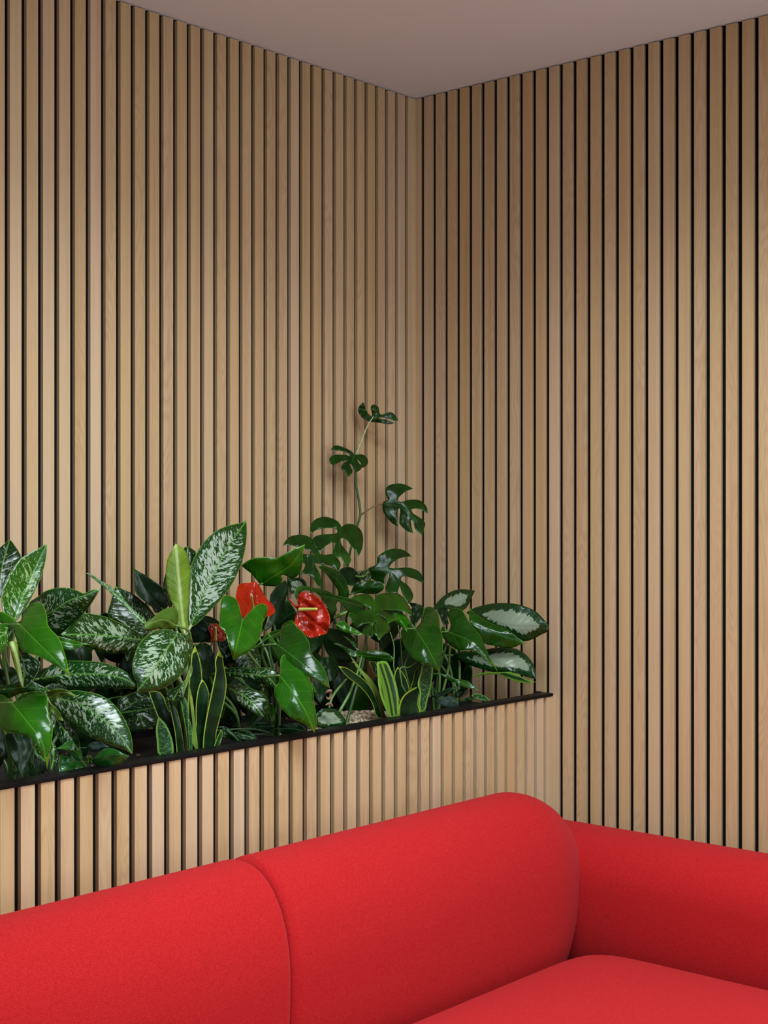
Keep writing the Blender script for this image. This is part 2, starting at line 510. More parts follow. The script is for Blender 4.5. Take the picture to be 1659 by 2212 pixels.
def lamina(name, mat, c, outline, mid, y0, y1, fold=0.10, arch=0.0, tilt=0.0, wave=0.006, parent=None, smoothing=3, thick=0.0006, face=0.32):
    """A leaf blade: its outline and midrib, bent in depth from y0 (base) to y1 (tip)."""
    poly = catmull(px(c, outline), True, smoothing)
    mp = px(c, mid)
    rib = catmull(mp, False, 6) if len(mp) > 2 else [mp[0].lerp(mp[1], i / 8) for i in range(9)]
    L = sum((rib[i + 1] - rib[i]).length for i in range(len(rib) - 1))
    ext = [rib[0] - (rib[1] - rib[0]).normalized() * L] + rib + [rib[-1] + (rib[-1] - rib[-2]).normalized() * L * 0.3]
    cum = [-L]
    for i in range(len(ext) - 1):
        cum.append(cum[-1] + (ext[i + 1] - ext[i]).length)

    def coord(p):
        best = None
        for i in range(len(ext) - 1):
            d, t = segdist(p, ext[i], ext[i + 1])
            if best is None or d < best[0]:
                e = ext[i + 1] - ext[i]
                sgn = 1 if e.x * (p.y - ext[i].y) - e.y * (p.x - ext[i].x) > 0 else -1
                best = (d, cum[i] + t * (cum[i + 1] - cum[i]), sgn)
        return best[1], best[0] * best[2]

    xs = [p.x for p in poly]
    ys = [p.y for p in poly]
    area_ = abs(sum(poly[i - 1].x * poly[i].y - poly[i].x * poly[i - 1].y for i in range(len(poly)))) / 2
    step = max(2.0, math.sqrt(area_ / 230))
    ins = []
    yy = min(ys) + step * 0.5
    row = 0
    while yy < max(ys):
        xx = min(xs) + step * (0.5 if row % 2 else 0.1)
        while xx < max(xs):
            p = Vector((xx, yy))
            if inside(p, poly) and min(segdist(p, poly[i - 1], poly[i])[0] for i in range(len(poly))) > step * 0.45 \
                    and min(segdist(p, rib[i], rib[i + 1])[0] for i in range(len(rib) - 1)) > step * 0.45:
                ins.append(p)
            xx += step
        yy += step * 0.87
        row += 1
    for r in rib:
        if inside(r, poly) and min(segdist(r, poly[i - 1], poly[i])[0] for i in range(len(poly))) > step * 0.3:
            ins.append(r)
    allp = poly + ins
    n = len(poly)
    res = geometry.delaunay_2d_cdt([Vector((p.x, p.y)) for p in allp], [], [list(range(n))], 1, 0.01)
    V2, F = res[0], res[2]
    ed = [min(segdist(Vector(p), poly[i - 1], poly[i])[0] for i in range(n)) for p in V2]
    emax = max(ed) or 1
    seed = random.uniform(0, 100)
    vs, lu, lv, la = [], [], [], []
    mpp = ((y0 + y1) / 2 - CY) / (math.sin(TH) - ((sum(xs) / len(xs)) - 829.5) / FPX * math.cos(TH)) / FPX
    Lm = L * mpp
    uc = sum(xs) / len(xs)
    for p in V2:
        a, cr = coord(Vector(p))
        an, cn = a / L, cr / L
        ac = max(-0.12, min(1.0, an))
        y = y0 + (y1 - y0) * an + arch * 4 * ac * (1 - ac)
        y += Lm * (fold * (math.sqrt(cn * cn + 0.0016) - 0.04) + tilt * cn)
        y += wave * mnoise.noise(Vector((an * 3.0 + seed, cn * 5.0, seed)))
        y -= face * (p[0] - uc) * mpp
        y = min(y, -0.016)
        vs.append(unproj(p[0], p[1], y))
        lu.append(a * mpp)
        lv.append(cr * mpp)
        la.append(an)
    me = bpy.data.meshes.new(name)
    me.from_pydata(vs, [], [list(f) for f in F])
    me.update()
    camv = Vector((CX, CY, EYE))
    s = sum((camv - p.center).dot(p.normal) * p.area for p in me.polygons)
    if s < 0:
        me.flip_normals()
    for k, arr in (('lu', lu), ('lv', lv), ('la', la), ('ed', [e / emax for e in ed])):
        at = me.attributes.new(k, 'FLOAT', 'POINT')
        at.data.foreach_set('value', arr)
    o = link_mesh(name, me, mat, parent, True)
    md = o.modifiers.new('thickness', 'SOLIDIFY')
    md.thickness = thick
    md.offset = -1
    base = unproj(mp[0].x, mp[0].y, min(-0.016, y0 - face * (mp[0].x - uc) * mpp))
    dirv = (unproj(mp[1].x, mp[1].y, y0 + (y1 - y0) * 0.5) - base)
    return o, base, dirv


# ------------------------------------------------------------------ room shell
T = 0.0100          # slat thickness
SW = 0.0278         # slat width
PITCH = 0.04
RX0, RY0 = -5.5, -5.5
boxes('floor', [(RX0 - 0.1, RY0 - 0.1, -0.1, 0.12, 0.12, 0.0)], FLOOR).__setitem__('kind', 'structure')
boxes('ceiling', [(RX0 - 0.1, RY0 - 0.1, CEIL, 0.12, 0.12, CEIL + 0.1)], PLASTER).__setitem__('kind', 'structure')

wl = boxes('wall_left', [(RX0, T, 0, T, 0.11, CEIL)], FELT)
tag(wl, kind='structure')
lst = [(-0.0311, 0, 0, T, T - 0.0002, CEIL - 0.003)]
x = -0.0436
while x > RX0 + 0.05:
    lst.append((x - SW, 0, 0, x, T - 0.0002, CEIL - 0.003))
    x -= PITCH
tag(boxes('slat_cladding', lst, OAK, wl, 0.0006), 'vertical oak slats over black felt')

wr = boxes('wall_right', [(T, RY0, 0, 0.11, T, CEIL)], FELT)
tag(wr, kind='structure')
lst = [(0, -0.0156, 0, T - 0.0002, -0.0001, CEIL - 0.003)]
y = -0.0281
while y > RY0 + 0.05:
    lst.append((0, y - SW, 0, T - 0.0002, y, CEIL - 0.003))
    y -= PITCH
tag(boxes('slat_cladding', lst, OAK, wr, 0.0006), 'vertical oak slats over black felt')

boxes('wall_side', [(RX0 - 0.1, RY0, 0, RX0, T, CEIL)], WHITE).__setitem__('kind', 'structure')
boxes('wall_back', [(RX0, RY0 - 0.1, 0, T, RY0, WIN_Z0), (RX0, RY0 - 0.1, WIN_Z1, T, RY0, CEIL),
                    (RX0, RY0 - 0.1, WIN_Z0, WIN_X[0], RY0, WIN_Z1), (WIN_X[1], RY0 - 0.1, WIN_Z0, T, RY0, WIN_Z1)],
      WHITE).__setitem__('kind', 'structure')
fr = []
for i in range(4):
    xx = WIN_X[0] + (WIN_X[1] - WIN_X[0]) * i / 3
    fr.append((xx - 0.03, RY0 - 0.07, WIN_Z0, xx + 0.03, RY0 - 0.02, WIN_Z1))
fr += [(WIN_X[0], RY0 - 0.07, WIN_Z0, WIN_X[1], RY0 - 0.02, WIN_Z0 + 0.06), (WIN_X[0], RY0 - 0.07, WIN_Z1 - 0.06, WIN_X[1], RY0 - 0.02, WIN_Z1)]
w1 = boxes('window_1', fr, plain('white_frame', (0.7, 0.7, 0.7), 0.5))
tag(w1, kind='structure')
gm, gnt, gb = new_mat('window_glass')
gb.inputs['Transmission Weight'].default_value = 1.0
gb.inputs['Roughness'].default_value = 0.0
gb.inputs['IOR'].default_value = 1.45
boxes('glass_pane', [(WIN_X[0], RY0 - 0.05, WIN_Z0, WIN_X[1], RY0 - 0.044, WIN_Z1)], gm, w1)

# ceiling panel lamps, behind and beside the camera
em, ent, eb = new_mat('lamp_diffuser')
eb.inputs['Base Color'].default_value = (0.9, 0.9, 0.9, 1)
eb.inputs['Emission Color'].default_value = (*PANEL_COL, 1)
eb.inputs['Emission Strength'].default_value = 3.0
LBL = ['in front of the sofa', 'nearest the window']
for i, (lx, ly, pw, spread) in enumerate(PANELS):
    r = empty('ceiling_lamp', (lx, ly, CEIL))
    tag(r, 'square white ceiling panel lamp ' + LBL[i], 'ceiling lamp', 'ceiling panel lamps')
    h = 0.47
    boxes('frame', [(lx - h, ly - h, CEIL - 0.02, lx + h, ly - h + 0.02, CEIL - 0.0005), (lx - h, ly + h - 0.02, CEIL - 0.02, lx + h, ly + h, CEIL - 0.0005),
                    (lx - h, ly - h + 0.02, CEIL - 0.02, lx - h + 0.02, ly + h - 0.02, CEIL - 0.0005), (lx + h - 0.02, ly - h + 0.02, CEIL - 0.02, lx + h, ly + h - 0.02, CEIL - 0.0005)], WHITE, r)
    boxes('diffuser', [(lx - h + 0.02, ly - h + 0.02, CEIL - 0.014, lx + h - 0.02, ly + h - 0.02, CEIL - 0.008)], em, r)
    a = area('lamp_light', (0, 0, -0.022), (0, 0, 0), 0.86, 0.86, pw, PANEL_COL)
    a.data.spread = math.radians(spread)
    a.parent = r

# ------------------------------------------------------------------ planter
PY = -0.4487
RIMZ = EYE - 0.4505
PX0 = -2.745
pl = empty('planter_box', (-1.37, -0.22, 0))
tag(pl, 'long oak slatted planter box with black rim built along the left wall', 'planter')
boxes('back_board', [(PX0, PY + T, 0, -0.0005, PY + T + 0.012, RIMZ - 0.0078)], FELT, pl)
lst = []
x = -0.0526
lst.append((-0.0526 + 0.0122, PY, 0, -0.0012, PY + T - 0.0002, RIMZ - 0.0078))
while x > PX0 + SW:
    lst.append((x - SW, PY, 0, x, PY + T - 0.0002, RIMZ - 0.0078))
    x -= PITCH
tag(boxes('slat_cladding', lst, OAK, pl, 0.0006), 'vertical oak slats on the planter front')
tag(boxes('rim', [(PX0, PY - 0.003, RIMZ - 0.0075, -0.016, PY + 0.03, RIMZ)], BLACK, pl, 0.0012), 'black steel rim')
boxes('liner', [(PX0, PY + 0.022, RIMZ - 0.20, -0.012, PY + 0.028, RIMZ - 0.0076), (PX0, -0.012, RIMZ - 0.20, -0.0015, -0.006, RIMZ - 0.03),
                (PX0, PY + 0.028, RIMZ - 0.20, PX0 + 0.006, -0.012, RIMZ - 0.002), (-0.034, PY + 0.03, RIMZ - 0.004, -0.020, PY + 0.044, RIMZ + 0.0022),
                (PX0 + 0.006, PY + 0.028, RIMZ - 0.20, -0.006, -0.012, RIMZ - 0.194)], LINER, pl)
SOILZ = RIMZ - 0.045
sm, snt, sb = new_mat('dark_soil')
sg = N(snt, 'ShaderNodeNewGeometry')
sn = NOISE(snt, sg.outputs['Position'], 160, 4, 0.7)
snt.links.new(MIX(snt, sn, (0.003, 0.0026, 0.0022), (0.011, 0.008, 0.006)), sb.inputs['Base Color'])
sb.inputs['Roughness'].default_value = 0.95
BUMP(snt, sb, sn, 0.6, 0.006)
so = boxes('soil', [(PX0 + 0.007, PY + 0.0285, RIMZ - 0.19, -0.0015, -0.0125, SOILZ)], sm)
tag(so, 'dark soil filling the planter box', 'soil', kind='stuff')

# pale gravel scattered over the soil
gvm, gvt, gvb = new_mat('pale_gravel')
gg = N(gvt, 'ShaderNodeNewGeometry')
cr_ = N(gvt, 'ShaderNodeValToRGB')
cr_.color_ramp.elements[0].color = (0.10, 0.055, 0.025, 1)
cr_.color_ramp.elements[1].color = (0.66, 0.57, 0.42, 1)
e_ = cr_.color_ramp.elements.new(0.5)
e_.color = (0.42, 0.31, 0.18, 1)
gvt.links.new(gg.outputs['Random Per Island'], cr_.inputs[0])
gvt.links.new(cr_.outputs[0], gvb.inputs['Base Color'])
gvb.inputs['Roughness'].default_value = 0.7
bm = bmesh.new()
tmp = bmesh.new()
bmesh.ops.create_icosphere(tmp, subdivisions=1, radius=1)
tv = [v.co.copy() for v in tmp.verts]
tf = [[v.index for v in f.verts] for f in tmp.faces]
tmp.free()


def pebble(x, y, z, r):
    q = Matrix.Rotation(random.uniform(0, 6.3), 3, Vector((random.uniform(-1, 1), random.uniform(-1, 1), random.uniform(-1, 1))).normalized())
    sc = (r * random.uniform(.8, 1.3), r * random.uniform(.7, 1.1), r * random.uniform(.6, .9))
    vv = []
    for c in tv:
        k = q @ Vector((c.x * sc[0], c.y * sc[1], c.z * sc[2]))
        k *= random.uniform(0.82, 1.12)
        vv.append(bm.verts.new((x + k.x, y + k.y, z + k.z)))
    for f in tf:
        bm.faces.new([vv[i] for i in f])


for i in range(3400):
    while True:
        a_, b_ = random.uniform(-1, 1), random.uniform(-1, 1)
        if a_ * a_ + b_ * b_ < 1:
            break
    x, y = -0.545 + 0.125 * a_, -0.295 + 0.118 * b_
    d = a_ * a_ + b_ * b_
    pebble(x, y, SOILZ + 0.001 + 0.033 * (1 - d ** 2.5) - random.uniform(0, 0.003), random.uniform(0.0022, 0.0050))
for i in range(160):
    pebble(random.uniform(PX0 + 0.03, -0.05), random.uniform(-0.405, -0.04), SOILZ + 0.001, random.uniform(0.002, 0.005))
me = bpy.data.meshes.new('gravel')
bm.to_mesh(me)
bm.free()
gv = link_mesh('gravel', me, gvm, None, False)
tag(gv, 'pale tan gravel strewn over the planter soil behind the black rim', 'gravel', kind='stuff')


# ------------------------------------------------------------------ red sofa
def loft(name, mat, parent, stations, ring):
    """stations: list of (centre, scale_a, scale_b); ring(sa, sb) gives the offsets of one ring."""
    vs, fs = [], []
    n = None
    for (c, sa, sb) in stations:
        r = ring(sa, sb)
        n = len(r)
        vs += [Vector(c) + q for q in r]
    for i in range(len(stations) - 1):
        for j in range(n):
            fs.append((i * n + j, i * n + (j + 1) % n, (i + 1) * n + (j + 1) % n, (i + 1) * n + j))
    k = len(vs)
    vs.append(Vector(stations[0][0]))
    vs.append(Vector(stations[-1][0]))
    for j in range(n):
        fs.append((k, (j + 1) % n, j))
        m_ = (len(stations) - 1) * n
        fs.append((k + 1, m_ + j, m_ + (j + 1) % n))
    me = bpy.data.meshes.new(name)
    me.from_pydata(vs, [], fs)
    b2 = bmesh.new()
    b2.from_mesh(me)
    bmesh.ops.recalc_face_normals(b2, faces=b2.faces)
    b2.to_mesh(me)
    b2.free()
    return link_mesh(name, me, mat, parent, True)


def spow(v, e):
    return math.copysign(abs(v) ** e, v)


def endscale(x, x0, x1, r0, r1, n0=2.0, n1=2.0):
    s = 1.0
    if x < x0 + r0:
        t = min(1.0, (x0 + r0 - x) / r0)
        s *= max(0.0, 1 - t ** n0) ** (1 / n0)
    if x > x1 - r1:
        t = min(1.0, (x - (x1 - r1)) / r1)
        s *= max(0.0, 1 - t ** n1) ** (1 / n1)
    return s


sofa = empty('sofa', (-1.2, -0.95, 0))
tag(sofa, 'red wool upholstered sofa with rounded back and arms in front of the planter', 'sofa')
BYC, BHY, BZC, BHZ = -0.612, 0.120, 0.55, 0.195


def back_module(x0, x1, r0, r1, n0, n1, edge0, edge1):
    st = []
    xs = []
    K = 26
    for k in range(K + 1):
        xs.append(x0 + r0 * (1 - math.cos(math.pi / 2 * k / K)))
    for k in range(1, 20):
        xs.append(x0 + r0 + (x1 - r1 - x0 - r0) * k / 20)
    for k in range(K + 1):
        xs.append(x1 - r1 + r1 * math.sin(math.pi / 2 * k / K))
    for x in xs:
        s = 1.0
        if x < x0 + r0:
            t = min(1, (x0 + r0 - x) / r0)
            s = edge0 + (1 - edge0) * max(0, 1 - t ** n0) ** (1 / n0)
        if x > x1 - r1:
            t = min(1, (x - x1 + r1) / r1)
            s = edge1 + (1 - edge1) * max(0, 1 - t ** n1) ** (1 / n1)
        d = 1 - s
        mid = math.sin(math.pi * max(0, min(1, (x - x0) / (x1 - x0)))) ** 0.5
        st.append(((x, BYC, BZC), (BHY - (d * BHY if max(r0, r1) > .1 and d > .1 else d * BHY)) + 0.006 * mid, BHZ * s if s > .9 else BHZ * s))

    def ring(a, b):
        return [Vector((0, -a * spow(math.cos(t), 2 / 2.2), b * (1 if math.sin(t) > 0 else 1.6) * spow(math.sin(t), 2 / 2.2))) for t in [2 * math.pi * j / 72 for j in range(72)]]
    return loft('backrest', RED, sofa, st, ring)


SEAM = -1.205
back_module(SEAM + 0.001, -0.19, 0.022, 0.235, 2.0, 1.7, 0.90, 0.0)
back_module(-2.22, SEAM - 0.001, 0.235, 0.022, 2.0, 2.0, 0.0, 0.90)


def arm(xc):
    y0, y1 = -1.50, -0.49
    st = []
    K = 16
    ys_ = [y0 + 0.14 * (1 - math.cos(math.pi / 2 * k / K)) for k in range(K + 1)]
    ys_ += [y0 + 0.14 + (y1 - 0.07 - y0 - 0.14) * k / 16 for k in range(1, 16)]
    ys_ += [y1 - 0.07 + 0.07 * math.sin(math.pi / 2 * k / K) for k in range(K + 1)]
    for yv in ys_:
        s = endscale(yv, y0, y1, 0.14, 0.07, 2.4, 2.4)
        st.append(((xc, yv, 0.525), 0.114 * s, 0.111 * s))

    def ring(a, b):
        return [Vector((a * spow(math.cos(t), 2 / 2.2), 0, b * (1 if math.sin(t) > 0 else 2.6) * spow(math.sin(t), 2 / 2.2))) for t in [2 * math.pi * j / 64 for j in range(64)]]
    return loft('armrest', RED, sofa, st, ring)


arm(-0.160)
arm(-2.250)


def cushion(name, c, h, n, mat, parent, div=26):
    b2 = bmesh.new()
    bmesh.ops.create_cube(b2, size=2)
    bmesh.ops.subdivide_edges(b2, edges=b2.edges[:], cuts=div, use_grid_fill=True)
    for v in b2.verts:
        p = v.co
        q = [math.sin(t * math.pi / 2) if False else t for t in p]
        nx = n[0]
        l = (abs(q[0]) ** nx + abs(q[1]) ** nx) ** (1 / nx) / max(abs(q[0]), abs(q[1]), 1e-9)
        xx, yy = q[0] / l, q[1] / l
        rr = max(abs(q[0]), abs(q[1]))
        m_ = n[1]
        l2 = (rr ** m_ + abs(q[2]) ** m_) ** (1 / m_) / max(rr, abs(q[2]), 1e-9)
        v.co = Vector((c[0] + xx / l2 * h[0], c[1] + yy / l2 * h[1], c[2] + q[2] / l2 * h[2]))
    me = bpy.data.meshes.new(name)
    b2.to_mesh(me)
    b2.free()
    return link_mesh(name, me, mat, parent, True)


cushion('seat', (-0.737, -1.10, 0.315), (0.466, 0.385, 0.138), (9, 3.2), RED, sofa)
cushion('seat', (-1.673, -1.10, 0.315), (0.466, 0.385, 0.138), (9, 3.2), RED, sofa)
boxes('base_frame', [(-2.2, -1.42, 0.13, -0.21, -0.56, 0.19)], LEGM, sofa, 0.01)
for lx in (-2.1, -0.31):
    for ly in (-1.35, -0.62):
        tube('leg', [(lx, ly, 0.0), (lx, ly, 0.07), (lx, ly, 0.14)], [0.013, 0.017, 0.02], LEGM, sofa, 16, 2)


# ------------------------------------------------------------------ plants
def plant(name, label, cat, u, y):
    p = unproj(u, 1500, y)
    o = empty(name, (min(p.x, -0.05), y, SOILZ))
    tag(o, label, cat)
    return o


def L(pl_, mat, c, outline, mid, y0, y1, stem=None, r=0.0028, name='leaf', stem_to=None, **kw):
    o, base, dirv = lamina(name, mat, c, outline, mid, y0, y1, parent=pl_, **kw)
    if stem:
        root = Vector(pl_.location) if stem_to is None else Vector(stem_to)
        d = dirv.normalized()
        h = max(0.05, (base - root).length)
        p0 = base + d * 0.006
        if d.z < 0.25:
            p0 = base + Vector((0, 0.0015, 0))
            p1 = base + Vector((0, 0.035, -0.012)) - d * 0.006
        else:
            p1 = base - d * min(0.04, h * 0.25) + Vector((0, 0.004, 0))
        p1.y = min(p1.y, -0.02)
        p2 = root.lerp(base, 0.35) + Vector((0, 0, h * 0.12))
        p0.x, p1.x, p2.x = min(p0.x, -0.02), min(p1.x, -0.02), min(p2.x, -0.02)
        tube('stem', [root - Vector((0, 0, 0.01)), p2, p1, p0], [r * 1.35, r * 1.1, r, r * 0.7], stem, o)
    return o


# --- speckled dumb cane, far left
P1 = plant('dumb_cane', 'speckled dumb cane at the far left end of the planter, reaching out of frame', 'plant', 60, -0.26)
L(P1, SPKB, 'A', '150,1150 60,1110 20,1000 15,880 55,740 120,620 220,500 340,430 440,375 483,348 475,470 440,640 380,790 310,930 230,1060', '140,1150 290,760 483,348', -.32, -.27, STEM, fold=-.25, arch=.02)
L(P1, SPKD, 'A', '-20,950 -120,800 -140,600 -80,460 0,390 50,350 97,313 150,370 195,440 215,490 180,580 110,680 60,780 30,860', '-20,950 20,600 97,313', -.16, -.10, STEM, fold=-.2)
L(P1, SPK, 'A', '300,1200 300,960 380,900 460,840 580,805 700,805 800,835 860,860 930,830 1025,810 990,880 920,990 820,1110 720,1200 590,1285 500,1250 400,1220', '300,1150 500,1065 720,930 880,880 1025,810', -.26, -.33, STEM, fold=.35, arch=-.015)
L(P1, SPKB, 'A', '110,1180 130,1220 130,1300 80,1400 0,1470 -80,1480 -140,1400 -120,1260 -60,1190 40,1170', '110,1190 0,1320 -80,1480', -.36, -.40, STEM)
L(P1, SPKD, 'B', '110,-80 170,-60 250,20 380,120 410,140 405,200 370,280 320,350 260,400 235,405 190,300 130,90', '130,-60 240,140 235,405', -.38, -.42, STEM, fold=-.4)
L(P1, LIME, 'B', '90,-60 160,-70 195,60 210,180 232,300 234,402 205,330 150,190 115,60', '125,-60 190,170 234,402', -.425, -.44, None, fold=.5)
L(P1, SPKS, 'B', '400,315 450,250 510,180 600,140 700,130 850,130 1000,140 1120,165 1230,210 1330,280 1400,370 1390,410 1300,415 1150,410 1000,410 850,412 730,410 650,380 560,335 480,325', '400,315 700,270 1050,270 1260,310 1400,380', -.36, -.44, STEM, fold=.35, tilt=-.15)
L(P1, SPKS, 'B', '490,500 560,470 640,460 740,430 850,440 1000,470 1100,520 1180,590 1260,700 1310,800 1345,900 1358,1000 1355,1085 1270,1040 1150,1000 1000,945 900,895 800,830 700,770 620,700 560,620 510,560', '480,480 850,590 1050,730 1200,860 1355,1085', -.40, -.49, STEM, fold=.2, arch=-.02)
L(P1, OLIVE, 'B', '490,515 515,430 600,415 690,430 740,460 800,500 700,485 620,492 530,520', '500,505 640,450 800,500', -.425, -.46, None)
L(P1, OLIVE, 'B', '465,470 490,500 530,570 580,620 620,680 650,745 600,735 550,680 500,590', '470,480 560,640 650,745', -.43, -.46, None)
L(P1, SPKD, 'B', '510,680 560,640 640,720 720,800 790,900 820,1000 800,1050 700,1030 620,960 570,880 530,790', '530,660 660,840 800,1040', -.39, -.43, None)
L(P1, SPKD, 'B', '510,1000 560,980 600,1100 570,1190 525,1250 500,1180 495,1090', '545,980 550,1110 525,1250', -.41, -.43, None)
L(P1, SPKD, 'B', '1210,540 1300,480 1420,450 1540,520 1600,650 1590,780 1480,830 1350,850 1280,760 1220,650', '1250,500 1400,640 1480,830', -.16, -.20, STEMD)
L(P1, DARK, 'B', '-60,220 20,210 120,190 200,260 300,300 260,420 150,470 0,480 -80,400', '200,260 80,330 -60,400', -.33, -.35, None)

# --- flowerless anthurium, far left
P2 = plant('anthurium', 'flowerless anthurium with glossy heart-shaped leaves hanging over the far left of the rim', 'plant', 20, -0.33)
L(P2, ANTH, 'A', '200,1180 220,1110 240,1060 300,980 380,955 440,975 465,1030 480,1100 490,1180 530,1240 590,1300 630,1380 660,1470 690,1580 705,1659 725,1747 690,1690 600,1620 480,1550 380,1500 290,1475 230,1450 180,1370 150,1280 120,1210 60,1190 0,1160 -40,1120 -20,1060 20,1050 80,1080 150,1130', '200,1180 420,1400 600,1580 725,1747', -.40, -.49, STEM, fold=.25, arch=-.03, tilt=-.1)
L(P2, ANTH, 'A', '590,1300 680,1320 780,1350 850,1370 940,1385 860,1390 820,1415 740,1435 660,1445 600,1400', '600,1350 780,1385 940,1385', -.37, -.39, STEM)
L(P2, ANTH, 'B', '120,560 80,520 30,480 -20,480 -60,540 -60,680 0,800 40,840 120,865 220,880 310,920 370,990 430,1080 470,1160 480,1250 500,1150 515,1050 530,950 540,850 530,760 500,680 490,560 470,470 380,440 300,450 200,500', '120,560 300,780 430,960 480,1250', -.43, -.50, STEM, fold=.3, arch=-.03)
L(P2, ANTHD, 'B', '60,380 150,360 240,340 330,340 420,380 520,440 400,440 290,455 220,460 150,490 70,515 0,465 -60,440 -40,390', '60,420 300,400 520,440', -.39, -.42, STEM)
L(P2, DARK, 'B', '50,880 150,870 300,900 350,960 310,1100 260,1240 230,1335 170,1220 100,1080', '180,880 210,1100 230,1335', -.38, -.42, STEMD)
L(P2, DARK, 'B', '-80,850 20,840 60,960 40,1150 -20,1250 -90,1180', '-10,850 0,1050 -20,1250', -.30, -.34, STEMD)
L(P2, ANTHD, 'B', '330,1010 390,1030 430,1100 470,1170 440,1150 380,1110', '340,1020 400,1090 470,1170', -.42, -.43, None)

# --- small philodendron
P3 = plant('philodendron', 'low glossy philodendron with small leaves against the rim, below the speckled leaves', 'plant', 182, -0.40)
L(P3, PHIL, 'B', '850,1170 790,1140 730,1090 680,1050 580,1030 640,990 720,945 780,970 820,1020 845,1100', '850,1170 730,1020 580,1030', -.415, -.44, STEM, r=.0018, fold=.5)
L(P3, PHIL, 'B', '600,1140 620,1090 700,1110 780,1150 860,1180 880,1220 860,1260 760,1290 620,1300 605,1240', '870,1190 740,1190 620,1290', -.41, -.425, STEM, r=.0018)
L(P3, PHIL, 'B', '945,1165 980,1100 1030,1055 1110,1025 1190,1040 1260,1075 1325,1108 1250,1170 1160,1210 1070,1228 1000,1205', '945,1165 1130,1130 1325,1108', -.425, -.455, STEM, r=.0018, fold=.4, arch=-.008)
L(P3, SLATE, 'B', '890,1010 960,960 1040,970 1120,1010 1040,1040 960,1060 900,1050', '890,1020 1000,1010 1120,1010', -.40, -.42, STEMD, r=.0015)
L(P3, OLIVE, 'B', '880,1120 910,1095 945,1120 940,1170 900,1180 870,1160', '900,1180 910,1140 915,1095', -.41, -.415, STEM, r=.0015)

# --- tall speckled dumb cane
P4 = plant('dumb_cane', 'tall silver-speckled dumb cane with one upright yellow-green new leaf', 'plant', 405, -0.27)
L(P4, SPKT, 'C', '1290,115 1295,250 1280,400 1240,560 1190,680 1130,790 1050,900 960,1000 860,1100 760,1190 715,1210 700,1130 705,980 715,800 720,600 760,490 830,370 920,270 1020,200 1130,160 1220,140', '715,1210 870,840 1080,420 1290,115', -.33, -.22, STEMP, r=.004, fold=-.12, arch=.012, tilt=.05)
L(P4, LIME, 'C', '640,1270 600,1200 590,1100 550,1000 500,900 475,780 465,640 480,520 520,430 565,350 630,390 680,450 710,560 718,650 710,760 705,880 695,1000 690,1100 680,1270', '655,1270 610,850 565,350', -.34, -.31, STEMP, r=.005, fold=.2)
L(P4, SPKD, 'C', '645,405 690,380 740,410 770,435 760,560 720,680 650,700 620,520', '690,700 690,540 690,380', -.20, -.17, STEM)
L(P4, SPKD, 'C', '440,760 470,640 500,800 530,1000 500,1010 470,930 440,850', '520,1000 470,820 468,640', -.30, -.29, None)
L(P4, OLIVE, 'C', '250,1180 330,1110 420,1040 500,1005 560,1010 590,1060 590,1140 560,1220 480,1230 400,1220 320,1240 270,1245', '590,1200 440,1130 260,1190', -.36, -.39, STEM, fold=.6)
L(P4, SPKS, 'D', '580,170 640,180 700,210 740,270 740,340 710,450 660,560 590,640 500,710 400,755 280,775 165,782 175,710 130,600 125,500 140,420 180,310 250,220 330,160 420,140 510,140', '590,175 470,350 330,570 165,782', -.40, -.49, STEMP, r=.0038, fold=.2, arch=-.03)
L(P4, DARK, 'C', '125,565 150,610 250,670 350,740 420,790 470,900 490,990 420,1040 360,1060 320,1000 230,930 160,860 145,740 140,650', '440,1030 270,840 125,565', -.24, -.19, STEM, fold=-.3)
L(P4, SPKD, 'A', '1180,785 1260,820 1370,870 1480,960 1560,1050 1600,1130 1540,1200 1470,1290 1350,1240 1200,1130 1110,1100 1130,960 1160,860', '1530,1260 1350,1050 1180,785', -.22, -.16, STEM, fold=-.2)
L(P4, SPKB, 'A', '875,648 940,670 1000,710 1100,770 1200,850 1300,960 1400,1060 1500,1150 1480,1200 1400,1120 1300,1020 1180,900 1080,810 990,740', '1490,1180 1190,880 875,648', -.30, -.27, STEM, fold=.2, wave=.002)
L(P4, SPK, 'A', '620,1280 700,1210 780,1120 870,1065 960,1075 1080,1100 1200,1150 1330,1210 1440,1280 1470,1330 1420,1430 1300,1460 1150,1480 1000,1450 850,1400 720,1350', '1480,1340 1050,1290 620,1280', -.27, -.33, STEM, fold=.3, tilt=.15)
L(P4, SPKD, 'D', '470,790 560,740 680,640 720,560 690,720 650,840 590,880 510,850', '700,600 600,760 540,860', -.33, -.36, STEM)

# --- left snake plant
P5 = plant('snake_plant', 'dark snake plant with yellow leaf edges below the round speckled leaf', 'plant', 425, -0.36)
BL = dict(fold=-.5, wave=.002, face=0.0)
L(P5, SNK, 'D', '845,1390 850,1250 880,1050 920,850 955,680 975,560 970,470 990,400 1015,345 1045,410 1060,500 1085,640 1085,760 1050,940 1010,1100 985,1200 950,1390', '895,1390 980,950 1015,345', -.395, -.38, **BL)
L(P5, SNK, 'D', '765,305 730,400 720,520 705,640 695,900 700,1395 800,1395 820,1000 840,650 830,540 810,430', '750,1395 765,900 765,305', -.36, -.34, **BL)
L(P5, SNK, 'D', '835,645 800,740 775,900 775,1100 790,1395 845,1395 860,1200 900,900 905,780 870,690', '815,1395 835,1000 835,645', -.385, -.37, **BL)
L(P5, SNKY, 'D', '640,845 640,760 680,620 725,470 740,560 700,680 650,790', '720,500 690,660 640,845', -.365, -.385, fold=.2)
L(P5, SNKM, 'D', '390,1030 365,1150 375,1280 410,1445 530,1445 545,1350 520,1230 470,1120 420,1060', '470,1445 440,1250 390,1030', -.40, -.39, **BL)
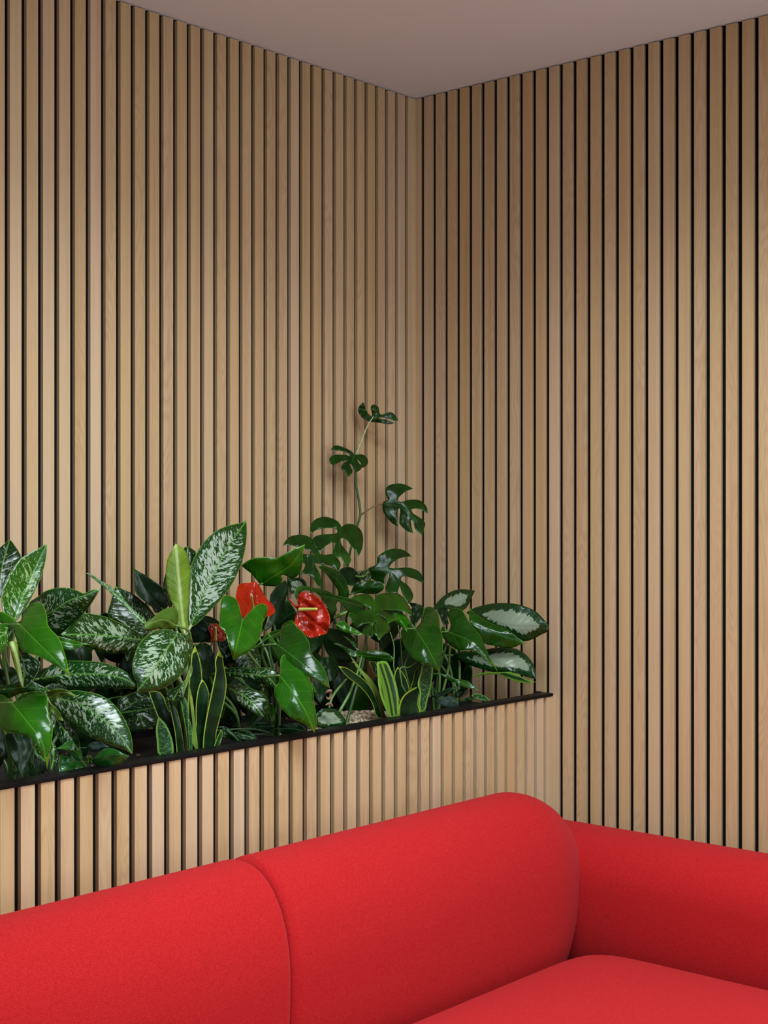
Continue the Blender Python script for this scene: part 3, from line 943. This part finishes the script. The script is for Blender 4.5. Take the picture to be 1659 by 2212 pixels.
L(P5, SNK, 'D', '290,780 350,950 430,1150 520,1350 560,1430 640,1420 590,1200 490,960 405,780', '600,1430 470,1100 350,780', -.35, -.30, **BL)
L(P5, SNK, 'D', '480,830 560,930 610,1080 640,1250 660,1415 580,1420 560,1200 520,1000', '620,1415 570,1100 490,830', -.37, -.33, **BL)
L(P5, SNKM, 'D', '610,840 650,1050 680,1250 690,1405 740,1400 720,1200 700,1000 660,840', '715,1400 690,1150 640,840', -.375, -.35, **BL)
L(P5, SNKY, 'D', '702,690 740,850 765,1050 800,1385 775,1385 740,1100 712,850', '790,1385 745,1000 703,690', -.39, -.38, **BL)
L(P5, SNKS, 'D', '1030,1170 1000,1230 985,1270 950,1360 995,1355 1035,1270 1048,1190', '970,1360 1010,1270 1040,1170', -.405, -.40, **BL)
L(P5, SNKM, 'D', '690,1050 700,1200 705,1400 735,1400 735,1200 715,1080', '720,1400 718,1200 700,1050', -.395, -.39, **BL)

# --- red anthurium
P6 = plant('anthurium', 'red-flowered anthurium with large heart-shaped leaves at the middle of the planter', 'plant', 600, -0.27)
L(P6, ANTH, 'E', '490,535 440,480 390,420 330,375 290,340 340,300 400,270 480,255 560,252 640,265 690,245 790,190 880,150 945,122 920,200 920,300 900,390 860,450 800,475 740,440 700,435 710,490 660,545 570,550', '490,535 620,450 800,330 945,122', -.22, -.27, STEM, fold=.2, tilt=.25, arch=-.01)
L(P6, ANTH, 'E', '305,890 285,830 270,760 240,690 190,655 130,645 90,680 75,780 65,880 75,970 120,1010 140,1070 160,1150 185,1230 208,1308 290,1265 370,1215 420,1170 470,1100 500,1010 510,930 540,870 560,800 550,750 500,728 450,745 400,790 350,840', '305,890 260,1090 208,1308', -.38, -.42, STEM, fold=.1, arch=-.02)
L(P6, ANTHD, 'E', '655,1145 680,1100 690,1020 710,950 760,915 815,905 860,970 920,1020 960,1080 990,1150 1000,1220 1040,1280 1100,1340 1150,1420 1180,1510 1198,1598 1120,1550 1030,1500 960,1470 880,1430 800,1380 680,1325 620,1250 590,1150 550,1015 590,1050 630,1110', '655,1145 900,1330 1198,1598', -.38, -.46, STEM, fold=.2, arch=-.02)
L(P6, ANTH, 'F', '590,610 600,540 595,480 610,420 640,397 690,410 760,450 810,520 860,600 900,660 930,760 940,880 960,980 968,1100 945,1200 890,1140 800,1090 700,1040 620,960 560,870 530,790 545,720 575,690', '590,610 740,800 870,1010 945,1200', -.44, -.485, STEM, fold=.35, arch=-.02, tilt=-.15)
L(P6, ANTHD, 'E', '420,1180 490,1120 550,1040 690,990 680,1070 560,1090 510,1140 480,1180', '680,1020 550,1090 420,1180', -.30, -.32, STEMD)
L(P6, DARK, 'E', '590,640 650,560 740,490 770,560 760,640 700,800 650,900 560,1000 520,1010 590,830', '760,520 680,720 540,1000', -.18, -.20, STEMD)
L(P6, DARK, 'D', '800,290 850,272 920,310 950,390 970,480 940,600 880,660 830,600 820,480 790,380', '810,300 890,470 860,650', -.30, -.33, STEMD)
L(P6, ANTHD, 'F', '925,690 960,760 990,820 940,790 900,740', '920,700 955,760 990,820', -.37, -.38, None)
L(P6, ANTHD, 'F', '430,750 520,720 580,820 560,920 540,1000 525,1090 480,1000 440,880', '500,720 520,900 525,1090', -.37, -.40, STEMD)


def flower(pl_, mat, c, outline, mid, y0, y1, sp0, sp1, sr, ylift, stem=STEM, **kw):
    o, base, dirv = lamina('flower', mat, c, outline, mid, y0, y1, parent=pl_, wave=.010, **kw)
    a, b = px(c, sp0)[0], px(c, sp1)[0]
    A, B = unproj(a.x, a.y, y0 - 0.004), unproj(b.x, b.y, y0 - ylift)
    n = 26
    vs, fs = [], []
    ax = (B - A)
    t = ax.normalized()
    e1 = t.cross(Vector((0, 0.8, 0.6))).normalized()
    e2 = t.cross(e1)
    seg = 14
    for i in range(n + 1):
        f = i / n
        env = sr * (1 - 0.25 * f) * (1 if f < .93 else math.sqrt(max(0.0, 1 - ((f - .93) / .07) ** 2)))
        for j in range(seg):
            an = 2 * math.pi * j / seg
            rr = env * (1 + 0.09 * (1 if (i + j) % 2 else -1))
            vs.append(A + ax * f + (e1 * math.cos(an) + e2 * math.sin(an)) * rr)
    for i in range(n):
        for j in range(seg):
            fs.append((i * seg + j, i * seg + (j + 1) % seg, (i + 1) * seg + (j + 1) % seg, (i + 1) * seg + j))
    me = bpy.data.meshes.new('spadix')
    me.from_pydata(vs, [], fs)
    tag(link_mesh('spadix', me, SPADIX, o, True), 'yellow spadix')
    root = Vector(pl_.location)
    tube('stem', [root, root.lerp(base, .5) + Vector((0, .02, .03)), base + Vector((0, .012, -.03)), base + Vector((0, 0.001, 0))], [.0035, .003, .0025, .002], stem, o)
    return o


tag(flower(P6, SPATHE, 'E', '290,865 270,780 235,690 245,600 260,545 310,520 390,515 425,500 470,540 510,610 540,670 600,725 632,780 625,830 560,860 500,850 440,840 330,880', '330,860 400,690 430,510', -.30, -.24, '410,790', '397,640', .0026, .035, fold=-.35, arch=.01), 'red flower half hidden behind a heart-shaped leaf')
tag(flower(P6, SPATHE, 'E', '870,800 830,760 770,675 800,690 840,740 872,752 865,680 875,640 920,615 980,618 1050,650 1110,700 1150,760 1190,840 1200,920 1180,990 1165,1030 1110,1050 1040,1078 980,1075 920,1020 860,970 835,930 845,860', '880,790 1020,910 1170,1032', -.36, -.395, '885,790', '1072,786', .0038, .05, fold=-.25, tilt=.2), 'fully open red flower')
tag(flower(P6, SPATHED, 'D', '900,120 950,80 1000,85 1050,150 1085,190 1070,250 1000,265 930,270 925,190', '950,260 990,170 1000,85', -.25, -.23, '975,250', '975,112', .0026, .02, fold=-.2), 'small dull red flower deep in the foliage')
L(P6, OLIVE, 'D', '800,150 850,90 930,78 945,180 930,275 850,265 815,210', '930,260 870,170 850,90', -.22, -.20, None)

# --- low dark speckled plant
P7 = plant('dumb_cane', 'low dark speckled dumb cane lying behind the yellow-edged snake leaves', 'plant', 520, -0.25)
L(P7, SPK, 'F', '30,540 150,530 300,540 430,530 520,550 570,580 585,640 580,770 500,720 380,690 270,650 150,625 40,620', '20,580 300,600 480,640 580,770', -.31, -.40, STEM, fold=.3, tilt=.1)
L(P7, SPKD, 'F', '50,700 150,700 280,740 400,790 470,870 480,970 430,1040 330,1000 200,920 100,850 50,780', '50,730 250,840 430,1035', -.33, -.40, STEM, fold=.2, arch=-.02)

# --- striped low plant behind the rim
P8 = plant('prayer_plant', 'dark fine-striped prayer plant lying low against the black rim', 'plant', 625, -0.38)
L(P8, STRIPE, 'F', '550,1150 620,1110 700,1100 800,1110 860,1180 780,1200 680,1225 600,1200', '550,1160 700,1155 860,1180', -.385, -.395, STEMD, r=.0015)
L(P8, STRIPE, 'F', '150,1190 250,1170 320,1210 360,1260 270,1290 200,1280', '150,1200 260,1230 360,1265', -.385, -.395, STEMD, r=.0015)
L(P8, STRIPE, 'F', '300,1130 380,1090 500,1080 540,1130 470,1180 360,1190', '300,1140 420,1130 540,1130', -.36, -.37, STEMD, r=.0015)
L(P8, STRIPE, 'F', '0,1130 60,1150 140,1220 180,1290 90,1270 20,1220', '0,1140 90,1200 180,1290', -.38, -.39, STEMD, r=.0015)

# --- silver low plant in the middle
P9 = plant('chinese_evergreen', 'low silver-centred plant beside the patch of pale gravel', 'plant', 705, -0.30)
L(P9, SILV, 'F', '930,1080 970,1000 1010,960 1100,945 1180,970 1240,1030 1265,1110 1200,1140 1040,1155 970,1130', '960,1010 1070,1060 1200,1140', -.375, -.385, STEMD, r=.0018, face=0.0)
L(P9, SILV, 'E', '760,490 850,465 900,465 960,540 900,600 840,620 800,630 775,560', '770,500 850,540 900,600', -.10, -.12, None)
L(P9, SILV, 'I', '60,760 140,720 240,700 300,760 300,880 220,950 120,900', '80,760 190,800 280,900', -.14, -.17, None)
L(P9, DARK, 'F', '1010,450 1100,420 1180,470 1200,560 1150,650 1050,680 1000,560', '1060,430 1090,560 1060,680', -.24, -.27, None)
L(P9, DARK, 'F', '960,500 1040,640 1080,760 1000,900 930,760', '990,510 1020,700 1000,900', -.26, -.29, None)

# --- climbing split-leaf vine
P10 = plant('split_leaf_vine', 'climbing split-leaf vine standing tallest of the plants against the slatted corner', 'plant', 750, -0.10)


def U(c, s, y):
    p = px(c, s)[0]
    return unproj(p.x, p.y, y)


tube('stem', [P10.location, U('H', '640,900', -.09), U('H', '690,640', -.08), U('H', '725,450', -.07), U('G', '790,1320', -.06), U('G', '822,1205', -.05), U('G', '805,1050', -.045), U('G', '775,880', -.04), U('G', '770,780', -.04), U('G', '770,620', -.05)],
     [.0036, .0034, .0032, .003, .003, .003, .0027, .0024, .002], STEMD, P10)
tag(tube('stem', [U('G', '778,612', -.05), U('G', '830,480', -.055), U('G', '900,310', -.06), U('G', '955,225', -.065)], [.0030, .0024, .0018, .0014], STEMP, P10), 'pale green top stalk')
tag(tube('stem', [U('G', '822,1212', -.05), U('G', '930,1140', -.07), U('G', '1050,1092', -.08)], [.0022, .0019, .0017], STEMB, P10), 'brownish leaf stalk')
tag(tube('stem', [U('H', '660,710', -.08), U('H', '760,680', -.09), U('H', '895,648', -.11)], [.0024, .002, .0018], STEMB, P10), 'brownish leaf stalk')
L(P10, VINE, 'G', '850,85 870,140 900,200 935,230 940,200 925,150 935,115 970,112 1005,140 1010,185 1030,212 1070,195 1120,185 1160,205 1185,240 1200,265 1160,272 1090,245 1030,238 1000,245 1060,258 1120,275 1165,295 1110,305 1000,290 940,285 905,278 850,250 815,210 800,170 815,120', '940,235 1070,230 1200,265', -.065, -.08, smoothing=2)
L(P10, VINE, 'G', '530,560 560,520 600,518 680,545 740,580 770,612 820,603 870,620 897,660 895,700 860,735 840,735 825,690 790,655 800,680 830,715 835,745 800,775 765,790 750,750 730,705 715,700 735,745 745,780 720,815 702,832 680,800 640,760 630,735 650,700 690,670 650,670 600,690 550,712 520,690 515,650 550,615 620,608 690,615 720,625 700,595 650,575 590,568', '760,620 730,720 702,832', -.055, -.08, smoothing=2)
L(P10, VINE, 'G', '1050,1080 1100,1060 1075,1010 1070,960 1090,925 1150,900 1230,897 1300,920 1350,950 1290,965 1230,1010 1195,1060 1220,1080 1280,1062 1370,1055 1430,1070 1470,1110 1490,1150 1490,1195 1440,1160 1380,1143 1330,1150 1340,1185 1390,1220 1440,1255 1468,1295 1455,1350 1440,1410 1400,1380 1365,1345 1340,1260 1325,1260 1335,1340 1350,1390 1300,1375 1240,1330 1210,1290 1220,1180 1215,1140 1200,1150 1190,1230 1200,1325 1150,1300 1090,1240 1050,1180 1040,1120', '1050,1095 1230,1130 1350,1240 1440,1410', -.08, -.13, fold=.2, smoothing=2)
L(P10, VINE, 'H', '325,290 322,225 350,165 440,122 520,130 600,168 635,222 680,193 740,192 810,232 845,295 850,375 835,455 803,515 770,455 720,395 680,345 640,332 625,350 650,420 700,480 730,540 715,590 685,605 660,590 640,540 615,515 600,540 540,480 560,440 575,380 540,378 480,410 440,450 410,485 370,430 345,370 345,340 400,305 480,295 560,290 592,275 585,245 540,232 460,235 380,255', '630,225 615,380 620,515', -.12, -.17, None, fold=.25, smoothing=2)
L(P10, VINE, 'H', '50,410 100,330 200,300 290,310 350,350 380,430 420,490 480,500 540,490 600,540 628,600 600,670 550,620 480,600 420,590 370,580 380,620 420,690 440,790 435,850 380,780 340,720 270,690 210,700 260,640 270,590 240,570 250,490 320,500 365,505 340,470 260,440 180,415 100,400', '400,500 400,600 435,850', -.15, -.20, None, smoothing=2)
L(P10, VINE, 'H', '930,620 980,600 990,530 1040,480 1100,450 1180,437 1270,460 1338,518 1270,520 1190,545 1130,590 1110,625 1150,635 1260,625 1360,640 1430,690 1450,785 1390,750 1300,720 1240,715 1225,750 1280,790 1330,850 1350,920 1320,970 1295,990 1260,930 1230,860 1215,810 1200,850 1195,900 1130,880 1080,860 1080,800 1110,700 1095,675 1075,720 1060,790 980,760 910,720 890,650', '895,650 1100,650 1220,780 1295,990', -.11, -.18, fold=.2, smoothing=2)
L(P10, VINEB, 'H', '960,950 990,900 1060,880 1180,878 1250,920 1300,1000 1335,1060 1330,1110 1280,1075 1200,1050 1120,1050 1030,1040 1100,1080 1210,1140 1130,1165 1100,1185 1070,1130 1020,1100 985,1090 1030,1120 1080,1160 1120,1245 1060,1290 1003,1355 985,1310 955,1280 970,1200 990,1150 960,1170 945,1240 950,1300 930,1318 870,1305 840,1265 880,1210 940,1180 850,1185 790,1225 750,1180 710,1130 705,1090 760,1065 860,1050 930,1040 880,1010 780,980 700,950 760,910 840,890 910,895', '955,950 960,1100 1003,1355', -.27, -.35, STEMD, r=.0025, fold=.2, smoothing=2)
L(P10, VINE, 'H', '400,620 440,605 520,625 600,660 660,720 690,790 710,900 680,950 610,930 600,860 540,770 480,690', '690,930 610,760 400,620', -.22, -.26, None)
L(P10, VINE, 'H', '160,870 200,820 280,810 380,830 500,860 580,900 700,930 860,990 860,1060 700,1070 640,990 600,960 580,1000 590,1050 540,1110 470,970 400,890 300,850 220,870 190,950', '800,1000 520,920 180,880', -.24, -.28, STEMD, smoothing=2)
L(P10, VINE, 'H', '770,790 850,770 960,755 1040,780 1060,830 1000,880 900,890 820,880 720,900', '740,890 880,830 1050,800', -.20, -.23, STEMD)
L(P10, SPKD, 'H', '770,710 850,660 900,650 930,740 920,780 840,750', '900,660 860,710 780,710', -.14, -.16, None)
L(P10, DARK, 'H', '610,660 700,620 760,640 830,760 800,800 700,800 640,740', '720,630 730,700 720,800', -.12, -.15, None)

# --- arrowhead plant in front of the vine
P11 = plant('arrowhead_plant', 'arrowhead plant with one three-lobed leaf on a bare stalk above the gravel', 'plant', 738, -0.33)
o = L(P11, ANTHD, 'I', '110,610 180,610 260,650 350,690 400,700 300,580 210,500 290,550 380,610 430,690 470,700 600,690 760,720 845,800 800,828 680,815 560,822 460,770 380,775 290,740 220,660', '455,755 620,770 845,800', -.33, -.36, fold=.2, smoothing=2)
tube('stem', [U('I', '180,1430', -.36), U('I', '320,1170', -.355), U('I', '400,950', -.345), U('I', '450,765', -.332)], [.0034, .003, .0024, .0018], STEM, o)
L(P11, ANTH, 'H', '570,1200 650,1150 690,1190 760,1230 850,1290 800,1300 700,1280 630,1250', '580,1200 700,1240 840,1295', -.31, -.34, None, fold=.3)
L(P11, OLIVE, 'H', '550,1130 620,1075 700,1060 650,1110 590,1130', '550,1130 620,1095 700,1060', -.33, -.34, None)
L(P11, ANTH, 'I', '820,250 880,230 980,280 1030,350 1060,410 1000,480 950,430 860,370 830,340', '830,260 930,350 1000,480', -.29, -.33, STEMD, fold=.4)
tag(tube('cut_stalk', [U('F', '1095,950', -.37), U('F', '1120,850', -.365), U('F', '1270,650', -.35)], [.003, .0028, .0022], STEM, P11), 'bare green stalk')
DRY = plain('dry_brown_leaf', (0.22, 0.13, 0.07), 0.8)
tube('dry_sheath', [U('F', '1060,790', -.375), U('F', '1090,770', -.38), U('F', '1110,800', -.37), U('F', '1080,850', -.375), U('F', '1065,820', -.37)], [.002, .0035, .003, .0025, .001], DRY, P11)
tube('dry_sheath', [U('F', '1060,915', -.385), U('F', '1095,900', -.38), U('F', '1125,920', -.375), U('F', '1105,890', -.37)], [.0015, .003, .0028, .001], DRY, P11)

# --- right anthurium
P12 = plant('anthurium', 'flowerless anthurium with dark glossy hearts at the right, in front of silver-centred leaves', 'plant', 940, -0.30)
L(P12, ANTHD, 'I', '1090,430 1150,360 1180,270 1200,190 1250,165 1310,185 1360,240 1380,320 1390,430 1415,520 1420,650 1405,750 1380,840 1388,965 1320,910 1250,870 1170,840 1080,790 1000,700 950,620 925,540 915,470 960,400 1020,370 1060,400', '1090,430 1230,650 1388,965', -.36, -.42, STEM, fold=.25, arch=-.03, tilt=.05)
L(P12, ANTHD, 'J', '345,675 370,600 350,540 335,480 370,430 430,420 490,440 530,500 570,570 620,640 680,700 720,780 760,870 790,950 840,1030 870,1080 885,1135 840,1060 780,1015 720,970 680,920 600,880 530,880 470,880 400,850 330,790 285,740 250,690 280,620 320,640', '345,675 560,770 730,930 885,1135', -.37, -.44, STEM, fold=.3, arch=-.025)
L(P12, ANTHD, 'J', '570,540 575,400 610,460 680,510 760,560 900,620 960,640 1040,690 1110,750 1200,800 1120,820 1050,850 950,855 850,830 740,805 690,730 620,660', '590,570 850,690 1200,800', -.37, -.445, STEM, fold=.35)
L(P12, DARK, 'J', '200,415 260,400 310,410 340,450 335,520 350,590 300,600 250,500', '300,590 280,500 270,400', -.34, -.33, STEMD)
L(P12, DARK, 'J', '-60,430 -20,410 40,400 80,440 30,540 -20,620 -70,560', '-10,600 0,500 20,410', -.28, -.27, STEMD)
L(P12, DARK, 'J', '-80,360 0,370 80,420 60,470 -40,430', '-80,370 0,400 80,430', -.20, -.21, None)
L(P12, ANTHD, 'J', '260,1130 350,1150 430,1190 540,1205 600,1240 640,1280 678,1320 600,1295 500,1270 420,1230 340,1200 280,1160', '260,1130 450,1210 678,1320', -.37, -.41, STEMD)
for a, b, c, y in (('790,470', '835,640', '840,935', -.33), ('885,390', '915,600', '940,895', -.30), ('1100,830', '1020,890', '905,930', -.37), ('1130,850', '1110,1000', '1040,1150', -.36), ('1010,740', '985,800', '965,890', -.34)):
    tube('stem', [U('I', a, y), U('I', b, y), U('I', c, y - .01), Vector((P12.location.x * .6 + U('I', c, y).x * .4, y, SOILZ))], [.0012, .0015, .0016, .002], STEM, P12)

# --- silver-centred plant at the right end
P13 = plant('chinese_evergreen', 'broad silver-centred plant leaning onto the right wall slats above the rim end', 'plant', 985, -0.27)
L(P13, SILV, 'J', '540,470 600,430 720,390 850,367 980,365 1100,380 1200,410 1300,460 1370,530 1420,590 1438,620 1435,660 1350,710 1280,750 1170,780 1050,740 900,680 700,590', '540,500 900,600 1437,632', -.32, -.475, STEM, fold=.2, arch=-.015)
L(P13, SILV, 'J', '400,920 480,890 600,890 750,870 850,850 1000,850 1100,870 1180,920 1250,1000 1285,1080 1290,1190 1200,1170 1100,1130 950,1115 830,1115 700,1080 550,1030 450,980', '400,930 850,1010 1290,1190', -.30, -.455, STEM, fold=.2, arch=-.01)
L(P13, SILV, 'J', '185,410 250,330 330,265 420,225 520,215 635,232 600,300 560,390 510,440 440,460 350,430 260,420', '195,420 420,330 635,232', -.27, -.24, STEM, fold=-.2)

# --- right snake plant
P14 = plant('snake_plant', 'snake plant with pale lengthwise stripes beside the gravel, right of the middle', 'plant', 855, -0.35)
L(P14, SNKS, 'I', '630,830 640,960 650,1100 680,1250 740,1400 800,1500 885,1490 895,1350 885,1200 850,1050 800,920 740,820', '850,1495 790,1150 690,820', -.41, -.38, fold=-.5, wave=.002, face=0.0)
L(P14, SNK, 'I', '880,885 835,1000 850,1100 900,1300 950,1400 1000,1300 1020,1150 1000,1070 950,970', '960,1390 930,1150 880,885', -.37, -.36, **BL)
L(P14, SNK, 'I', '1140,1110 1060,1150 960,1220 905,1320 890,1490 1000,1480 1150,1440 1130,1330 1145,1200', '1010,1480 1040,1310 1140,1110', -.40, -.39, **BL)
L(P14, SNKM, 'I', '1190,840 1150,970 1120,1100 1145,1200 1130,1330 1160,1445 1195,1430 1240,1280 1280,1130 1300,960 1300,890 1240,840', '1175,1440 1200,1150 1240,840', -.405, -.385, fold=-.3, wave=.002, face=0.0)
L(P14, SNK, 'I', '170,880 260,895 380,970 500,1060 580,1170 640,1320 700,1495 640,1495 580,1330 500,1200 400,1100 280,1010', '670,1495 500,1120 170,880', -.385, -.37, **BL)
L(P14, SNKY, 'I', '310,750 380,830 460,930 560,1030 630,1130 680,1270 740,1495 705,1495 650,1300 570,1150 470,1000 380,880', '722,1495 600,1100 310,750', -.37, -.33, **BL)
L(P14, SNK, 'I', '540,830 600,820 640,960 620,1010 580,930', '610,1010 600,920 570,820', -.33, -.32, **BL)
L(P14, SNK, 'I', '1030,1160 1060,1060 1110,900 1130,880 1110,1000 1070,1130', '1050,1160 1080,1030 1125,880', -.38, -.37, **BL)

# --- dracaena at the right end
P15 = plant('dracaena', 'low green strap-leaved plant at the right end of the planter under silver leaves', 'plant', 1000, -0.33)
L(P15, SNKS, 'J', '590,1170 700,1125 800,1117 900,1117 1020,1115 1100,1145 1200,1200 1295,1222 1200,1238 1100,1225 1000,1190 880,1140 750,1145', '590,1170 900,1130 1100,1185 1295,1222', -.36, -.475, wave=.003)
L(P15, DARK, 'J', '140,1390 250,1330 350,1290 470,1265 400,1320 320,1360 220,1390', '140,1390 320,1320 470,1265', -.36, -.38)
L(P15, SNKM, 'J', '590,1370 650,1350 720,1365 780,1400 795,1430 720,1420 640,1395', '590,1375 700,1385 795,1430', -.40, -.42)
L(P15, SLATE, 'J', '200,1430 350,1375 400,1400 470,1490 400,1510 280,1480', '210,1430 350,1440 460,1500', -.38, -.40)
L(P15, DARK, 'J', '380,1390 450,1310 540,1260 520,1330 460,1390', '390,1390 460,1330 540,1260', -.38, -.39)
L(P15, DARK, 'J', '460,1440 520,1400 600,1380 640,1400 560,1440', '460,1440 550,1410 640,1400', -.40, -.41)

# --- added filler leaves, mostly dark-coloured, so gaps inside the clumps read as deep shade
CR['P'] = (0, 0, 1)
rf = random.Random(21)
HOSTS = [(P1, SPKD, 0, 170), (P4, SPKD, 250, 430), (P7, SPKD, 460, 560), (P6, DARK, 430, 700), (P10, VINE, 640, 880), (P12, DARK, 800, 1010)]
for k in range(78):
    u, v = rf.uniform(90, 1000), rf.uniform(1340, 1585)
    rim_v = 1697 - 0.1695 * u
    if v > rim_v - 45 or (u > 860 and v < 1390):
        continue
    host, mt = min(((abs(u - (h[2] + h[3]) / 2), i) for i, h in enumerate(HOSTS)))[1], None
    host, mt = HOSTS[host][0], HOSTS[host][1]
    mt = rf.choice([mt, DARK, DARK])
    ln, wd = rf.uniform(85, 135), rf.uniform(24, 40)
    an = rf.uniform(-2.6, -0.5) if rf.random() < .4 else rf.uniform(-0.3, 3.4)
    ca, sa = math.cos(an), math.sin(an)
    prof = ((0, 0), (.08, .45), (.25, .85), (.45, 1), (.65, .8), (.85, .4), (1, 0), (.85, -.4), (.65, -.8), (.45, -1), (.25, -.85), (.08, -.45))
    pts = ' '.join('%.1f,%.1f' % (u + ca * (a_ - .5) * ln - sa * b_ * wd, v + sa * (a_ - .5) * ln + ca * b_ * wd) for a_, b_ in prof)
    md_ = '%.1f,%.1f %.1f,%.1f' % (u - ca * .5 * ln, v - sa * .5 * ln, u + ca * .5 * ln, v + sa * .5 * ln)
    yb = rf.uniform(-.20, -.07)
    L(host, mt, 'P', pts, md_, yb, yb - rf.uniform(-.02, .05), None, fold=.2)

# --- fern, lower left
P16 = plant('fern', 'small dark feathery fern on the soil at the lower left rim', 'plant', 70, -0.38)
FERN = plain('dark_fern', (0.012, 0.035, 0.012), 0.4)
for k, (u1, v1) in enumerate(((32, 1675), (50, 1660), (95, 1662), (118, 1668), (70, 1650), (22, 1682), (108, 1655))):
    A = Vector(P16.location) + Vector((0, 0, 0.0))
    B = unproj(u1, v1, -.40 + 0.01 * (k % 3))
    mid = A.lerp(B, .5) + Vector((0, 0, 0.03))
    path = catmull([A, mid, B], False, 8)
    vs, fs = [], []
    for i in range(2, len(path)):
        p = path[i]
        t = (path[i] - path[i - 1]).normalized()
        sd = t.cross(Vector((0.2, -0.8, 0.5))).normalized()
        ln = 0.022 * (1 - 0.6 * i / len(path))
        for s in (-1, 1):
            for h in (0.0, 0.5):
                q = p - t * (0.004 * h * 2)
                e = q + sd * s * ln + t * ln * .6
                kk = len(vs)
                vs += [q - t * .0008, q + t * .0008, e]
                fs.append((kk, kk + 1, kk + 2))
    me = bpy.data.meshes.new('frond')
    me.from_pydata(vs, [], fs)
    fo = link_mesh('frond', me, FERN, P16)
    fo.modifiers.new('thickness', 'SOLIDIFY').thickness = 0.0004
    tube('stem', path[::4] + [path[-1]], [.0009, .0005], STEMD, fo, 6, 2)
